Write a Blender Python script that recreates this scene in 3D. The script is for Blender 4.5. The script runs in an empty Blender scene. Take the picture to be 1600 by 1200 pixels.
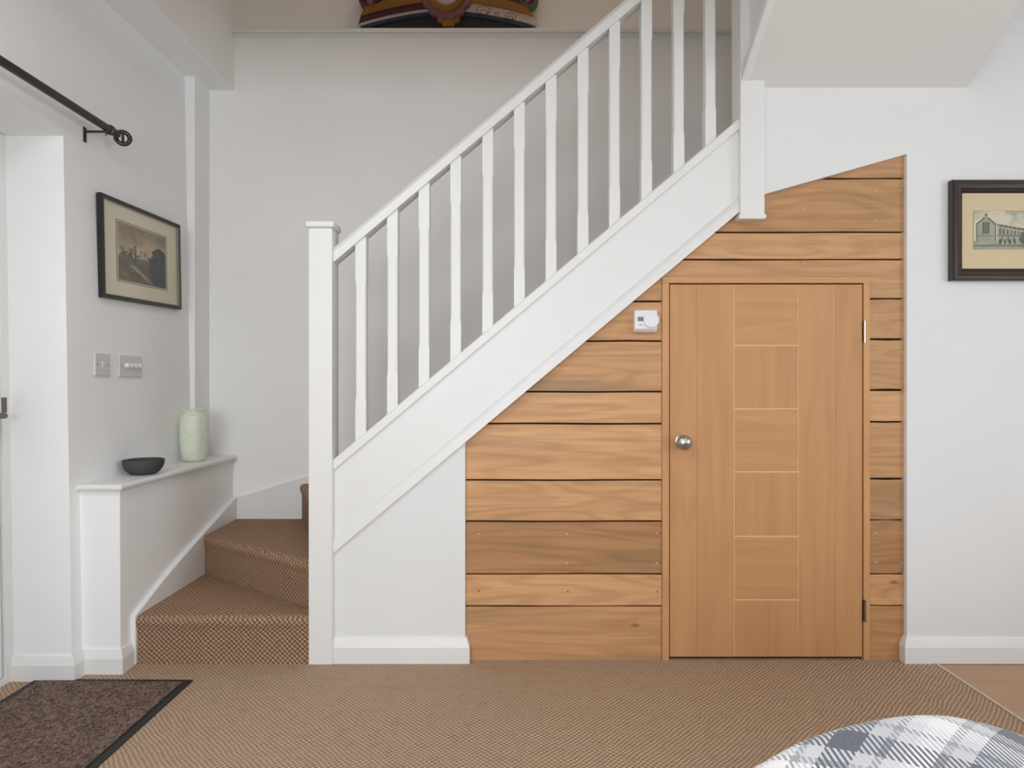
import bpy, bmesh, math, random
from mathutils import Vector, Matrix
random.seed(7)
C = bpy.context.scene.collection
sc = bpy.context.scene

# ------------------------------------------------------------------ camera, light, exposure
EYE = 1.049
cam_d = bpy.data.cameras.new('camera')
cam = bpy.data.objects.new('camera', cam_d)
C.objects.link(cam)
cam.location = (0, 0, EYE)
cam.rotation_euler = (math.pi / 2, 0, 0)
cam_d.sensor_width = 36.0
cam_d.lens = 36.0 * 1000 / 1600
cam_d.clip_start = 0.02
sc.camera = cam

sc.view_settings.view_transform = 'Standard'
sc.view_settings.look = 'None'
sc.view_settings.gamma = 1
sc.view_settings.use_curve_mapping = False
sc.view_settings.exposure = 0.0
sc.cycles.use_denoising = True
sc.cycles.max_bounces = 10
sc.cycles.diffuse_bounces = 7
sc.cycles.sample_clamp_indirect = 6

w = bpy.data.worlds.new('world')
sc.world = w
w.use_nodes = True
w.node_tree.nodes['Background'].inputs[0].default_value = (0.80, 0.90, 1.0, 1)
w.node_tree.nodes['Background'].inputs[1].default_value = 1.0


def area(name, loc, rot, sx, sy, power, col):
    d = bpy.data.lights.new(name, 'AREA')
    d.shape = 'RECTANGLE'
    d.size, d.size_y = sx, sy
    d.energy = power
    d.color = col
    o = bpy.data.objects.new(name, d)
    o.location = loc
    o.rotation_euler = rot
    C.objects.link(o)
    return o


# area lamps standing in for daylight at unseen windows, and lamps on the room's ceiling
area('window_daylight', (-0.75, -2.72, 1.45), (math.pi / 2, 0, 0), 1.7, 1.5, 56, (0.90, 0.955, 1.0))
area('window_daylight', (2.0, -2.72, 1.45), (math.pi / 2, 0, 0), 1.7, 1.5, 11, (0.90, 0.955, 1.0))
area('window_daylight', (3.26, 0.2, 1.40), (math.pi / 2, 0, math.pi / 2), 1.6, 1.3, 26, (0.90, 0.955, 1.0))  # added from the right to brighten the left wall and lower stairwell
area('ceiling_lamp', (-0.75, 0.75, 2.40), (0, 0, 0), 0.5, 0.5, 15, (0.94, 0.97, 1.0))
area('ceiling_lamp', (0.9, -0.2, 2.40), (0, 0, 0), 0.5, 0.5, 7, (0.96, 0.98, 1.0))
area('stairwell_lamp', (0.3, 2.7, 4.5), (0, 0, 0), 0.6, 0.6, 4.6, (1.0, 0.70, 0.46))  # added warm fill that brightens the upper stairwell wall


# ------------------------------------------------------------------ helpers
def lin(r, g, b):
    f = lambda c: (c / 255 / 12.92) if c / 255 <= 0.04045 else ((c / 255 + 0.055) / 1.055) ** 2.4
    return (f(r), f(g), f(b), 1)


def X(px, Y):
    return (px - 800) / 1000 * Y


def Z(py, Y):
    return EYE + (600 - py) / 1000 * Y


def link(name, me, mat=None, parent=None):
    o = bpy.data.objects.new(name, me)
    C.objects.link(o)
    if mat is not None and not me.materials:
        me.materials.append(mat)
    if parent is not None:
        o.parent = parent
    return o


def tag(o, label=None, cat=None, group=None, kind=None):
    if label: o['label'] = label
    if cat: o['category'] = cat
    if group: o['group'] = group
    if kind: o['kind'] = kind
    return o


def empty(name, loc=(0, 0, 0), rz=0):
    o = bpy.data.objects.new(name, None)
    o.empty_display_size = 0.05
    o.location = loc
    o.rotation_euler = (0, 0, rz)
    C.objects.link(o)
    return o


class MB:
    def __init__(s):
        s.v, s.f, s.c = [], [], []

    def add(s, vs, fs):
        n = len(s.v)
        s.v += [tuple(v) for v in vs]
        s.f += [tuple(i + n for i in f) for f in fs]
        return s

    def box(s, x0, x1, y0, y1, z0, z1):
        return s.add([(x0, y0, z0), (x1, y0, z0), (x1, y1, z0), (x0, y1, z0),
                      (x0, y0, z1), (x1, y0, z1), (x1, y1, z1), (x0, y1, z1)],
                     [(0, 3, 2, 1), (4, 5, 6, 7), (0, 1, 5, 4), (1, 2, 6, 5), (2, 3, 7, 6), (3, 0, 4, 7)])

    def prism(s, poly, a0, a1, ax='y'):
        """poly: 2D points; extruded along ax from a0 to a1.  ax='y': poly=(x,z); 'x': (y,z); 'z': (x,y)"""
        def P(p, a):
            return {'y': (p[0], a, p[1]), 'x': (a, p[0], p[1]), 'z': (p[0], p[1], a)}[ax]
        n = len(poly)
        return s.add([P(p, a0) for p in poly] + [P(p, a1) for p in poly],
                     [tuple(range(n)), tuple(reversed(range(n, 2 * n)))] +
                     [(i, i + n, (i + 1) % n + n, (i + 1) % n) for i in range(n)])

    def rings(s, rs, cap=True, closed=False):
        n = len(rs[0])
        vs = [v for r in rs for v in r]
        fs = []
        m = len(rs)
        for k in range(m if closed else m - 1):
            a, b = k * n, ((k + 1) % m) * n
            for i in range(n):
                j = (i + 1) % n
                fs.append((a + i, a + j, b + j, b + i))
        if cap and not closed:
            fs.append(tuple(reversed(range(n))))
            fs.append(tuple(range((m - 1) * n, m * n)))
        return s.add(vs, fs)

    def lathe(s, prof, c=(0, 0, 0), seg=32, axis='z', cap=True):
        rs = []
        for r, h in prof:
            ring = []
            for i in range(seg):
                a = 2 * math.pi * i / seg
                u, v = r * math.cos(a), r * math.sin(a)
                p = {'z': (u, v, h), 'y': (u, h, v), 'x': (h, u, v)}[axis]
                ring.append((c[0] + p[0], c[1] + p[1], c[2] + p[2]))
            rs.append(ring)
        return s.rings(rs, cap)

    def tube(s, p0, p1, r, seg=16):
        p0, p1 = Vector(p0), Vector(p1)
        d = (p1 - p0).normalized()
        u = d.orthogonal().normalized()
        v = d.cross(u)
        rs = []
        for p in (p0, p1):
            rs.append([tuple(p + u * r * math.cos(2 * math.pi * i / seg) + v * r * math.sin(2 * math.pi * i / seg)) for i in range(seg)])
        return s.rings(rs)

    def torus(s, c, R, r, axis='y', seg=40, sub=12, sx=1, sz=1, wob=0, n=0):
        rs = []
        for i in range(seg):
            a = 2 * math.pi * i / seg
            RR = R * (1 + wob * math.cos(n * a))
            ring = []
            for j in range(sub):
                b = 2 * math.pi * j / sub
                q = RR + r * math.cos(b)
                u, v, h = q * math.cos(a) * sx, q * math.sin(a) * sz, r * math.sin(b)
                p = {'z': (u, v, h), 'y': (u, h, v), 'x': (h, u, v)}[axis]
                ring.append((c[0] + p[0], c[1] + p[1], c[2] + p[2]))
            rs.append(ring)
        return s.rings(rs, closed=True)

    def build(s, name, mat=None, parent=None, bevel=0, seg=2, smooth=None):
        me = bpy.data.meshes.new(name)
        me.from_pydata(s.v, [], s.f)
        bm = bmesh.new()
        bm.from_mesh(me)
        bmesh.ops.recalc_face_normals(bm, faces=bm.faces)
        if bevel:
            es = [e for e in bm.edges if len(e.link_faces) == 2 and e.calc_face_angle(0) > 0.35]
            bmesh.ops.bevel(bm, geom=es, offset=bevel, segments=seg, profile=0.5, affect='EDGES', clamp_overlap=True)
        bm.to_mesh(me)
        bm.free()
        if smooth is not None or bevel:
            me.polygons.foreach_set('use_smooth', [True] * len(me.polygons))
            me.set_sharp_from_angle(angle=math.radians(smooth if smooth is not None else 30))
        me.update()
        o = link(name, me, mat, parent)
        if bevel:
            md = o.modifiers.new('even_shading', 'WEIGHTED_NORMAL')
            md.keep_sharp = True
            md.weight = 100
        return o


def paint_grid(name, W, H, nx, nz, fn, mat, parent, y=0.0, cx=0.0, cz=0.0):
    """flat print: a grid whose corner colours are painted by fn(u,v) (u right, v up, 0..1) in sRGB 0..255"""
    vs = [(cx + (i / nx - 0.5) * W, y, cz + (j / nz - 0.5) * H) for j in range(nz + 1) for i in range(nx + 1)]
    fs = [(j * (nx + 1) + i, j * (nx + 1) + i + 1, (j + 1) * (nx + 1) + i + 1, (j + 1) * (nx + 1) + i) for j in range(nz) for i in range(nx)]
    me = bpy.data.meshes.new(name)
    me.from_pydata(vs, [], fs)
    at = me.color_attributes.new('Print', 'FLOAT_COLOR', 'POINT')
    buf = []
    for j in range(nz + 1):
        for i in range(nx + 1):
            c = [min(255, max(0, q)) for q in fn(i / nx, j / nz)]
            buf += list(lin(*c))
    at.data.foreach_set('color', buf)
    return link(name, me, mat, parent)


# ------------------------------------------------------------------ materials
def new_mat(name):
    m = bpy.data.materials.new(name)
    m.use_nodes = True
    nt = m.node_tree
    return m, nt, nt.nodes['Principled BSDF']


def N(nt, t, **kw):
    n = nt.nodes.new(t)
    for k, v in kw.items():
        setattr(n, k, v)
    return n


def math_n(nt, op, a, b=None, clamp=False):
    n = nt.nodes.new('ShaderNodeMath')
    n.operation = op
    n.use_clamp = clamp
    for i, q in enumerate((a, b)):
        if q is None: continue
        if isinstance(q, (int, float)):
            n.inputs[i].default_value = q
        else:
            nt.links.new(q, n.inputs[i])
    return n.outputs[0]


def mixc(nt, fac, a, b, blend='MIX'):
    n = nt.nodes.new('ShaderNodeMix')
    n.data_type = 'RGBA'
    n.blend_type = blend
    for s, q in ((n.inputs[0], fac), (n.inputs[6], a), (n.inputs[7], b)):
        if isinstance(q, (int, float, tuple)):
            s.default_value = q
        else:
            nt.links.new(q, s)
    return n.outputs[2]


def ramp(nt, x, lo, hi):
    n = nt.nodes.new('ShaderNodeMapRange')
    n.clamp = True
    nt.links.new(x, n.inputs[0])
    n.inputs[1].default_value = lo
    n.inputs[2].default_value = hi
    return n.outputs[0]


def bump(nt, b, h, strength, dist=0.002):
    n = nt.nodes.new('ShaderNodeBump')
    n.inputs['Strength'].default_value = strength
    n.inputs['Distance'].default_value = dist
    nt.links.new(h, n.inputs['Height'])
    nt.links.new(n.outputs[0], b.inputs['Normal'])


def noise(nt, vec, scale, detail=3, rough=0.5, dist=0.0):
    n = nt.nodes.new('ShaderNodeTexNoise')
    n.inputs['Scale'].default_value = scale
    n.inputs['Detail'].default_value = detail
    n.inputs['Roughness'].default_value = rough
    n.inputs['Distortion'].default_value = dist
    if vec is not None: nt.links.new(vec, n.inputs['Vector'])
    return n.outputs['Fac']


def mapping(nt, vec, scale=(1, 1, 1), rot=(0, 0, 0), loc=(0, 0, 0)):
    n = nt.nodes.new('ShaderNodeMapping')
    n.inputs['Scale'].default_value = scale
    n.inputs['Rotation'].default_value = rot
    n.inputs['Location'].default_value = loc
    nt.links.new(vec, n.inputs['Vector'])
    return n.outputs[0]


def plain(name, col, rough=0.5, metal=0.0, var=0.04, bscale=60, bstr=0.1, spec=0.5, bdist=0.001):
    m, nt, b = new_mat(name)
    tc = N(nt, 'ShaderNodeTexCoord').outputs['Object']
    n1 = noise(nt, tc, 3.0, 4)
    f = ramp(nt, n1, 0.3, 0.7)
    dark = tuple(c * (1 - var) for c in col[:3]) + (1,)
    nt.links.new(mixc(nt, f, dark, col), b.inputs['Base Color'])
    b.inputs['Roughness'].default_value = rough
    b.inputs['Metallic'].default_value = metal
    b.inputs['Specular IOR Level'].default_value = spec
    if bstr:
        bump(nt, b, noise(nt, tc, bscale, 3), bstr, bdist)
    return m


def wood_mat(name, base, dark, axis='x', ring=16.0, use_obj=False, contrast=1.0, grey=None, rough=0.45):
    m, nt, b = new_mat(name)
    tc = N(nt, 'ShaderNodeTexCoord').outputs['Object']
    oi = N(nt, 'ShaderNodeObjectInfo')
    off = N(nt, 'ShaderNodeVectorMath', operation='SCALE')
    off.inputs[0].default_value = (13.1, 7.7, 9.3)
    nt.links.new(oi.outputs['Random'], off.inputs['Scale'])
    add = N(nt, 'ShaderNodeVectorMath', operation='ADD')
    nt.links.new(tc, add.inputs[0])
    nt.links.new(off.outputs[0], add.inputs[1])
    v = add.outputs[0]
    s1 = (0.9, 1, 6.5) if axis == 'x' else (6.5, 1, 0.9)
    s2 = (5, 5, 220) if axis == 'x' else (220, 5, 5)
    s3 = (1.2, 1, 34) if axis == 'x' else (22, 1, 1.2)
    field = noise(nt, mapping(nt, v, s1), 1.0, 2.5, 0.45, 0.25)
    rings = math_n(nt, 'SINE', math_n(nt, 'MULTIPLY', field, ring * 6.28))
    rings = ramp(nt, rings, -0.3, 1.0)
    fib = ramp(nt, noise(nt, mapping(nt, v, s2), 1.0, 3, 0.6), 0.35, 0.7)
    bands = ramp(nt, noise(nt, mapping(nt, v, s3), 1.0, 3, 0.5), 0.3, 0.75)
    f = math_n(nt, 'ADD', math_n(nt, 'MULTIPLY', rings, 0.24 * contrast), math_n(nt, 'MULTIPLY', fib, 0.26 * contrast))
    f = math_n(nt, 'ADD', f, math_n(nt, 'MULTIPLY', bands, 0.42 * contrast), True)
    col = mixc(nt, f, base, dark)
    if grey:
        g = ramp(nt, noise(nt, mapping(nt, v, (1.0, 1, 9.0) if axis == 'x' else (9, 1, 1)), 1.0, 2, 0.5), 0.56, 0.76)
        col = mixc(nt, math_n(nt, 'MULTIPLY', g, 0.55), col, grey)
        vo = N(nt, 'ShaderNodeTexVoronoi')
        vo.inputs['Scale'].default_value = 1.0
        nt.links.new(mapping(nt, v, (3.2, 1.0, 7.0)), vo.inputs['Vector'])
        k = ramp(nt, vo.outputs['Distance'], 0.075, 0.03)
        col = mixc(nt, math_n(nt, 'MULTIPLY', k, 0.6), col, lin(92, 56, 34))
    if use_obj:
        col = mixc(nt, 1.0, col, oi.outputs['Color'], 'MULTIPLY')
    nt.links.new(col, b.inputs['Base Color'])
    b.inputs['Roughness'].default_value = rough
    b.inputs['Specular IOR Level'].default_value = 0.35
    bump(nt, b, f, 0.15, 0.0006)
    return m


def weave_mat(name, light, mid, dark, p=0.0185, floor=False):
    m, nt, b = new_mat(name)
    geo = N(nt, 'ShaderNodeNewGeometry')
    pos, nor = geo.outputs['Position'], geo.outputs['Normal']
    # wobble of the yarn
    nz = N(nt, 'ShaderNodeTexNoise')
    nz.inputs['Scale'].default_value = 9.0
    nz.inputs['Detail'].default_value = 2
    nt.links.new(pos, nz.inputs['Vector'])
    sub = N(nt, 'ShaderNodeVectorMath', operation='SUBTRACT')
    nt.links.new(nz.outputs['Color'], sub.inputs[0])
    sub.inputs[1].default_value = (0.5, 0.5, 0.5)
    scl = N(nt, 'ShaderNodeVectorMath', operation='SCALE')
    nt.links.new(sub.outputs[0], scl.inputs[0])
    scl.inputs['Scale'].default_value = 0.02
    add = N(nt, 'ShaderNodeVectorMath', operation='ADD')
    nt.links.new(pos, add.inputs[0])
    nt.links.new(scl.outputs[0], add.inputs[1])
    P = add.outputs[0]
    sp = N(nt, 'ShaderNodeSeparateXYZ')
    nt.links.new(P, sp.inputs[0])
    if floor:
        u, v = sp.outputs[0], sp.outputs[1]
    else:
        cr = N(nt, 'ShaderNodeVectorMath', operation='CROSS_PRODUCT')
        nt.links.new(nor, cr.inputs[0])
        cr.inputs[1].default_value = (0, 0, 1)
        nm = N(nt, 'ShaderNodeVectorMath', operation='NORMALIZE')
        nt.links.new(cr.outputs[0], nm.inputs[0])
        dt = N(nt, 'ShaderNodeVectorMath', operation='DOT_PRODUCT')
        nt.links.new(nm.outputs[0], dt.inputs[0])
        nt.links.new(P, dt.inputs[1])
        sn = N(nt, 'ShaderNodeSeparateXYZ')
        nt.links.new(nor, sn.inputs[0])
        up = math_n(nt, 'GREATER_THAN', sn.outputs[2], 0.72)
        dn = math_n(nt, 'SUBTRACT', 1.0, up)
        u = math_n(nt, 'ADD', math_n(nt, 'MULTIPLY', up, sp.outputs[0]), math_n(nt, 'MULTIPLY', dn, dt.outputs['Value']))
        v = math_n(nt, 'ADD', math_n(nt, 'MULTIPLY', up, sp.outputs[1]), math_n(nt, 'MULTIPLY', dn, sp.outputs[2]))
    k = 2 * math.pi / p
    a = math_n(nt, 'COSINE', math_n(nt, 'MULTIPLY', math_n(nt, 'ADD', u, v), k))
    c = math_n(nt, 'COSINE', math_n(nt, 'MULTIPLY', math_n(nt, 'SUBTRACT', u, v), k))
    h = math_n(nt, 'ADD', math_n(nt, 'MULTIPLY', a, 0.19), math_n(nt, 'MULTIPLY', c, 0.25))
    h = math_n(nt, 'ADD', h, 0.5)
    fine = noise(nt, pos, 170.0, 3, 0.7)
    h2 = math_n(nt, 'ADD', math_n(nt, 'MULTIPLY', h, 0.72), math_n(nt, 'MULTIPLY', fine, 0.62))
    big = noise(nt, pos, 2.2, 3, 0.5)
    streak = noise(nt, mapping(nt, pos, (1, 1, 1)), 26.0, 2, 0.5)
    c1 = mixc(nt, ramp(nt, h2, 0.28, 0.62), dark, mid)
    c2 = mixc(nt, ramp(nt, h2, 0.64, 1.0), c1, light)
    c3 = mixc(nt, math_n(nt, 'MULTIPLY', ramp(nt, big, 0.35, 0.7), 0.22), c2, mid)
    c4 = mixc(nt, math_n(nt, 'MULTIPLY', ramp(nt, streak, 0.5, 0.75), 0.18), c3, lin(126, 88, 66))
    nt.links.new(c4, b.inputs['Base Color'])
    b.inputs['Roughness'].default_value = 0.9
    b.inputs['Specular IOR Level'].default_value = 0.1
    bump(nt, b, h2, 0.8, 0.004)
    return m


def attr_mat(name, rough=0.6):
    m, nt, b = new_mat(name)
    a = N(nt, 'ShaderNodeAttribute', attribute_name='Print')
    nt.links.new(a.outputs['Color'], b.inputs['Base Color'])
    b.inputs['Roughness'].default_value = rough
    return m


M = {}
M['wall'] = plain('wall_paint', lin(231, 232, 232), 0.75, var=0.02, bscale=90, bstr=0.05, spec=0.25)
M['wall_b'] = plain('wall_paint_stairwell', lin(245, 245, 244), 0.75, var=0.02, bscale=90, bstr=0.05, spec=0.25)  # wall paint raised in colour to make up for weak stairwell light
M['wall_l'] = plain('wall_paint_rough', lin(244, 245, 245), 0.75, var=0.025, bscale=14, bstr=0.12, spec=0.25, bdist=0.006)  # colour also raised, in place of more light on the left wall
M['trim'] = plain('white_gloss', lin(233, 233, 232), 0.38, var=0.02, bscale=120, bstr=0.04)
M['ceil'] = plain('ceiling_paint', lin(226, 224, 222), 0.85, var=0.015, bstr=0.03, spec=0.2)
M['plank'] = wood_mat('reclaimed_oak', lin(220, 174, 128), lin(158, 112, 74), 'x', 11, True, 0.82, lin(142, 122, 98))
M['oak_v'] = wood_mat('oak_veneer_upright', lin(206, 156, 110), lin(180, 130, 86), 'z', 5, True, 0.75)
M['oak_h'] = wood_mat('oak_veneer_level', lin(206, 156, 110), lin(180, 130, 86), 'x', 6, True, 0.75)
M['groove'] = plain('groove_wood', lin(238, 200, 150), 0.6)  # pale colour paints in the light caught by the V-grooves
M['dark_void'] = plain('dark_backing', lin(42, 28, 20), 0.9)  # near-black colour stands for the shade inside gaps
M['dowel'] = plain('pale_dowel', lin(222, 170, 118), 0.6)
M['dowel_d'] = plain('dark_dowel', lin(140, 92, 58), 0.6)
M['carpet'] = weave_mat('sisal_carpet', lin(212, 188, 162), lin(168, 143, 120), lin(112, 87, 68), 0.017, True)
M['stair_carpet'] = weave_mat('sisal_stair_carpet', lin(204, 174, 144), lin(142, 112, 92), lin(70, 48, 38), 0.0185)
M['laminate'] = wood_mat('laminate_floor', lin(184, 146, 114), lin(150, 112, 82), 'x', 3, False, 0.8, rough=0.35)
M['steel'] = plain('brushed_steel', lin(188, 186, 182), 0.28, 1.0, bstr=0.03)
M['steel_d'] = plain('dull_steel', lin(128, 122, 112), 0.45, 1.0)
M['strip'] = plain('pale_metal_strip', lin(212, 200, 184), 0.4, 0.3)
M['gun'] = plain('gunmetal', lin(74, 70, 68), 0.38, 0.7, bstr=0.05)
M['plastic'] = plain('white_plastic', lin(232, 232, 236), 0.35, bstr=0)
M['plate'] = plain('switch_plate_plastic', lin(214, 210, 208), 0.35, bstr=0)
M['stone'] = plain('dark_stone', lin(72, 72, 74), 0.75, var=0.35, bscale=160, bstr=0.5)
M['blackwood'] = plain('black_frame_paint', lin(38, 33, 30), 0.4, var=0.2)
M['silver'] = plain('silver_slip', lin(150, 142, 130), 0.4, 0.5)
M['mat1'] = plain('cream_mount', lin(222, 217, 196), 0.85, bstr=0.02)
M['mat2'] = plain('buff_mount', lin(214, 196, 160), 0.85, bstr=0.02)
M['bronze'] = plain('dark_brown_frame', lin(54, 38, 29), 0.45, var=0.35, bscale=30)
M['charcoal'] = plain('charcoal_frame_side', lin(58, 58, 62), 0.4, var=0.2)
M['print'] = attr_mat('print_ink')
M['rubber'] = plain('black_rubber', lin(34, 35, 36), 0.6, bstr=0.1)
M['lcd'] = plain('grey_display', lin(120, 122, 118), 0.3, bstr=0)
M['inkgrey'] = plain('grey_ink', lin(120, 120, 126), 0.6, bstr=0)
M['glass'], _nt, _b = new_mat('window_glass')
_b.inputs['Transmission Weight'].default_value = 1.0
_b.inputs['Roughness'].default_value = 0.0
_b.inputs['Base Color'].default_value = (1, 1, 1, 1)
_b.inputs['IOR'].default_value = 1.02
M['ink_glass'], _nt, _b = new_mat('picture_glass')
_b.inputs['Transmission Weight'].default_value = 1.0
_b.inputs['Roughness'].default_value = 0.02
_b.inputs['IOR'].default_value = 1.3
# celadon vase with pressed relief on its right faces
m, nt, b = new_mat('celadon')
tc = N(nt, 'ShaderNodeTexCoord').outputs['Object']
wv = noise(nt, mapping(nt, tc, (1, 1, 0.6)), 70, 2, 0.5, 1.5)
b.inputs['Base Color'].default_value = lin(208, 217, 196)
nt.links.new(mixc(nt, ramp(nt, wv, 0.35, 0.6), lin(216, 223, 204), lin(226, 232, 215)), b.inputs['Base Color'])
b.inputs['Roughness'].default_value = 0.35
bump(nt, b, ramp(nt, wv, 0.42, 0.55), 0.25, 0.002)
M['celadon'] = m
# doormat pile
m, nt, b = new_mat('mat_pile')
tc = N(nt, 'ShaderNodeTexCoord').outputs['Object']
n1 = noise(nt, mapping(nt, tc, (1.0, 0.55, 1), (0, 0, 0.5)), 170, 3, 0.65)
n2 = noise(nt, tc, 40, 2, 0.6)
f = math_n(nt, 'ADD', math_n(nt, 'MULTIPLY', n1, 0.8), math_n(nt, 'MULTIPLY', n2, 0.25))
nt.links.new(mixc(nt, ramp(nt, f, 0.36, 0.7), lin(44, 34, 31), lin(150, 128, 116)), b.inputs['Base Color'])
b.inputs['Roughness'].default_value = 0.95
b.inputs['Specular IOR Level'].default_value = 0.1
bump(nt, b, f, 0.9, 0.006)
M['pile'] = m


def tartan():
    m, nt, b = new_mat('plaid_wool')
    tc = N(nt, 'ShaderNodeTexCoord').outputs['UV']
    mp = mapping(nt, tc, (1, 1, 1), (0, 0, 0.80))
    sp = N(nt, 'ShaderNodeSeparateXYZ')
    nt.links.new(mp, sp.inputs[0])

    def band(co, off):
        f = math_n(nt, 'FRACT', math_n(nt, 'ADD', math_n(nt, 'MULTIPLY', co, 1 / 0.17), off))
        cr = N(nt, 'ShaderNodeValToRGB')
        nt.links.new(f, cr.inputs[0])
        r = cr.color_ramp
        r.interpolation = 'CONSTANT'
        seq = [(0.0, (247, 247, 249)), (0.15, (168, 170, 178)), (0.22, (214, 216, 223)), (0.36, (96, 100, 114)),
               (0.62, (206, 208, 216)), (0.76, (160, 163, 172)), (0.83, (222, 224, 230)), (0.95, (240, 240, 244))]
        r.elements[0].position = 0
        r.elements[0].color = lin(*seq[0][1])
        r.elements[1].position = seq[1][0]
        r.elements[1].color = lin(*seq[1][1])
        for p_, c_ in seq[2:]:
            e = r.elements.new(p_)
            e.color = lin(*c_)
        return cr.outputs[0]
    A, B = band(sp.outputs[0], 0.37), band(sp.outputs[1], 0.784)
    t = math_n(nt, 'SINE', math_n(nt, 'MULTIPLY', math_n(nt, 'ADD', sp.outputs[0], sp.outputs[1]), 2 * math.pi / 0.0098))
    msk = ramp(nt, t, -0.25, 0.25)
    col = mixc(nt, msk, A, B)
    fz = noise(nt, tc, 300, 3, 0.7)
    col = mixc(nt, math_n(nt, 'MULTIPLY', ramp(nt, fz, 0.4, 0.8), 0.12), col, lin(250, 250, 250))
    nt.links.new(col, b.inputs['Base Color'])
    b.inputs['Roughness'].default_value = 0.95
    b.inputs['Specular IOR Level'].default_value = 0.1
    b.inputs['Sheen Weight'].default_value = 0.3
    bump(nt, b, fz, 0.4, 0.002)
    return m


M['plaid'] = tartan()
M['teal'] = plain('teal_upholstery', lin(70, 104, 98), 0.9, var=0.2, bscale=250, bstr=0.3, spec=0.15)

# ------------------------------------------------------------------ key planes (metres)
YN = 2.39      # front of the newel posts
YP = 2.433     # face of the plank cladding
YW = 2.415     # face of the plaster either side
YB = 3.287     # far wall of the stairwell
YR = 2.2716    # reveal by the entrance door
SL = 0.843     # pitch of the stair
CEIL = 2.45
TOP = 4.7


def lx(z, base=-1.592):
    """the old left wall leans a little"""
    return base + 0.0165 * (1.9 - z)


def struct(o, label, cat):
    return tag(o, label, cat, kind='structure')


# ------------------------------------------------------------------ setting
f = MB().box(-2.0, 1.584, -2.7, 3.4, -0.06, 0.0).build('floor', M['carpet'])
struct(f, 'brown woven sisal carpet covering the hall floor', 'floor')
wf = empty('floor_boards')
struct(wf, 'brown laminate floor right of the metal threshold strip', 'floor')
for r in range(8):
    y0 = 2.45 - (r + 1) * 0.19
    for k in range(3):
        x0 = 1.596 + k * 0.9 - (0.42 if r % 2 else 0)
        x1 = x0 + 0.9
        a, bb = max(x0, 1.594), min(x1, 3.25)
        if bb - a < 0.05: continue
        MB().box(a + 0.0008, bb - 0.0008, y0 + 0.0008, y0 + 0.1892, -0.04, -0.002).build('board', M['laminate'], wf, 0.001, 1)
MB().box(1.592, 3.25, -2.7, 0.92, -0.06, -0.004).build('rear_board', M['laminate'], wf)
MB().box(1.592, 3.25, 0.92, 2.5, -0.06, -0.042).build('subfloor', M['dark_void'], wf)
t = MB().box(1.583, 1.592, -2.7, 2.405, -0.004, 0.005).build('trim_1', M['strip'], None, 0.0015, 2)
struct(t, 'thin metal strip between the sisal carpet and the laminate floor', 'threshold strip')

# left wall: pier, lintel over the door recess, wall sheared to copy the lens slant, step near the far corner
mb = MB()
YS = 3.135
def wallstrip(y0, y1, z0, z1, b0=-1.592, back=-2.0):
    x00, x01 = lx(z0, b0), lx(z1, b0)
    mb.add([(x00, y0, z0), (x00, y1, z0), (x01, y1, z1), (x01, y0, z1), (back, y0, z0), (back, y1, z0), (back, y1, z1), (back, y0, z1)],
           [(0, 1, 2, 3), (7, 6, 5, 4), (0, 3, 7, 4), (1, 5, 6, 2), (3, 2, 6, 7), (0, 4, 5, 1)])
wallstrip(YR, YS + 0.01, 0, 2.7)
wallstrip(-2.7, 1.15, 0, 2.7)
# lintel, its soffit rising towards the room
zl0, zl1 = 1.930 + 0.135 * (YR - 1.15), 1.930
a = [(lx(zl0), 1.15, zl0), (lx(zl1), YR, zl1), (lx(2.7), YR, 2.7), (lx(2.7), 1.15, 2.7)]
mb.add(a + [(-2.0, p[1], p[2]) for p in a], [(0, 1, 2, 3), (7, 6, 5, 4), (0, 4, 5, 1), (1, 5, 6, 2), (2, 6, 7, 3), (3, 7, 4, 0)])
mb.box(-2.0, -1.5535, YS, YB, 0, 2.7)
wl = mb.build('wall_left', M['wall_l'], None)
struct(wl, 'off-white plaster wall on the left with a deep door recess', 'wall')
b_ = MB().box(-2.0, -1.427, 1.95, 3.6, 2.557, TOP).build('wall_left_upper', M['wall_l'], None, 0.008, 2)
struct(b_, 'thicker upper part of the left wall overhanging as a boxed beam', 'wall')

# far wall of the stairwell: lower face, ledge, set-back upper wall
mb = MB().box(-1.6, 3.3, YB, 3.6, 0, 2.845).box(-1.6, 3.3, YB + 0.06, 3.6, 2.845, TOP)
struct(mb.build('wall_back', M['wall_b'], None), 'tall off-white stairwell wall behind the balustrade', 'wall')
zt = Z(44, YB - 0.02)
mb = MB()
mb.prism([(-1.445, zt - 0.020), (1.6, zt - 0.020), (1.6, zt), (-1.445, zt)], YB - 0.026, YB + 0.06)
l1 = mb.build('trim_2', M['trim'], None, 0.006, 3)
struct(l1, 'slim off-white ledge running along the top of the stairwell wall', 'ledge')
MB().box(-1.427, 1.6, YB - 0.012, YB + 0.002, zt - 0.040, zt - 0.020).build('bed_moulding', M['trim'], l1, 0.004, 2)

# plaster beneath and right of the stair (face YW)
pm = lambda px, py, Y=YW: (X(px, Y), Z(py, Y))
mb = MB().prism([(X(505, YW), 0), (X(727, YW), 0), pm(727, 688), pm(505, 876)], YW, YW + 0.10)
struct(mb.build('wall_understair', M['wall'], None, 0.003, 2), 'short white plaster wall beneath the stair stringer', 'wall')
xr = X(1417, YW)
mb = MB().prism([(xr, 0), (3.3, 0), (3.3, TOP), (xr, TOP)], YW, YW + 0.12)
mb.prism([pm(1160, 313), pm(1417, 240.5), (xr, TOP), (X(1160, YW), TOP)], YW, YW + 0.12)
bm_ = mb.build('wall_right', M['wall'], None)
struct(bm_, 'white plaster wall on the right above and beside the cladding', 'wall')

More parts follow.
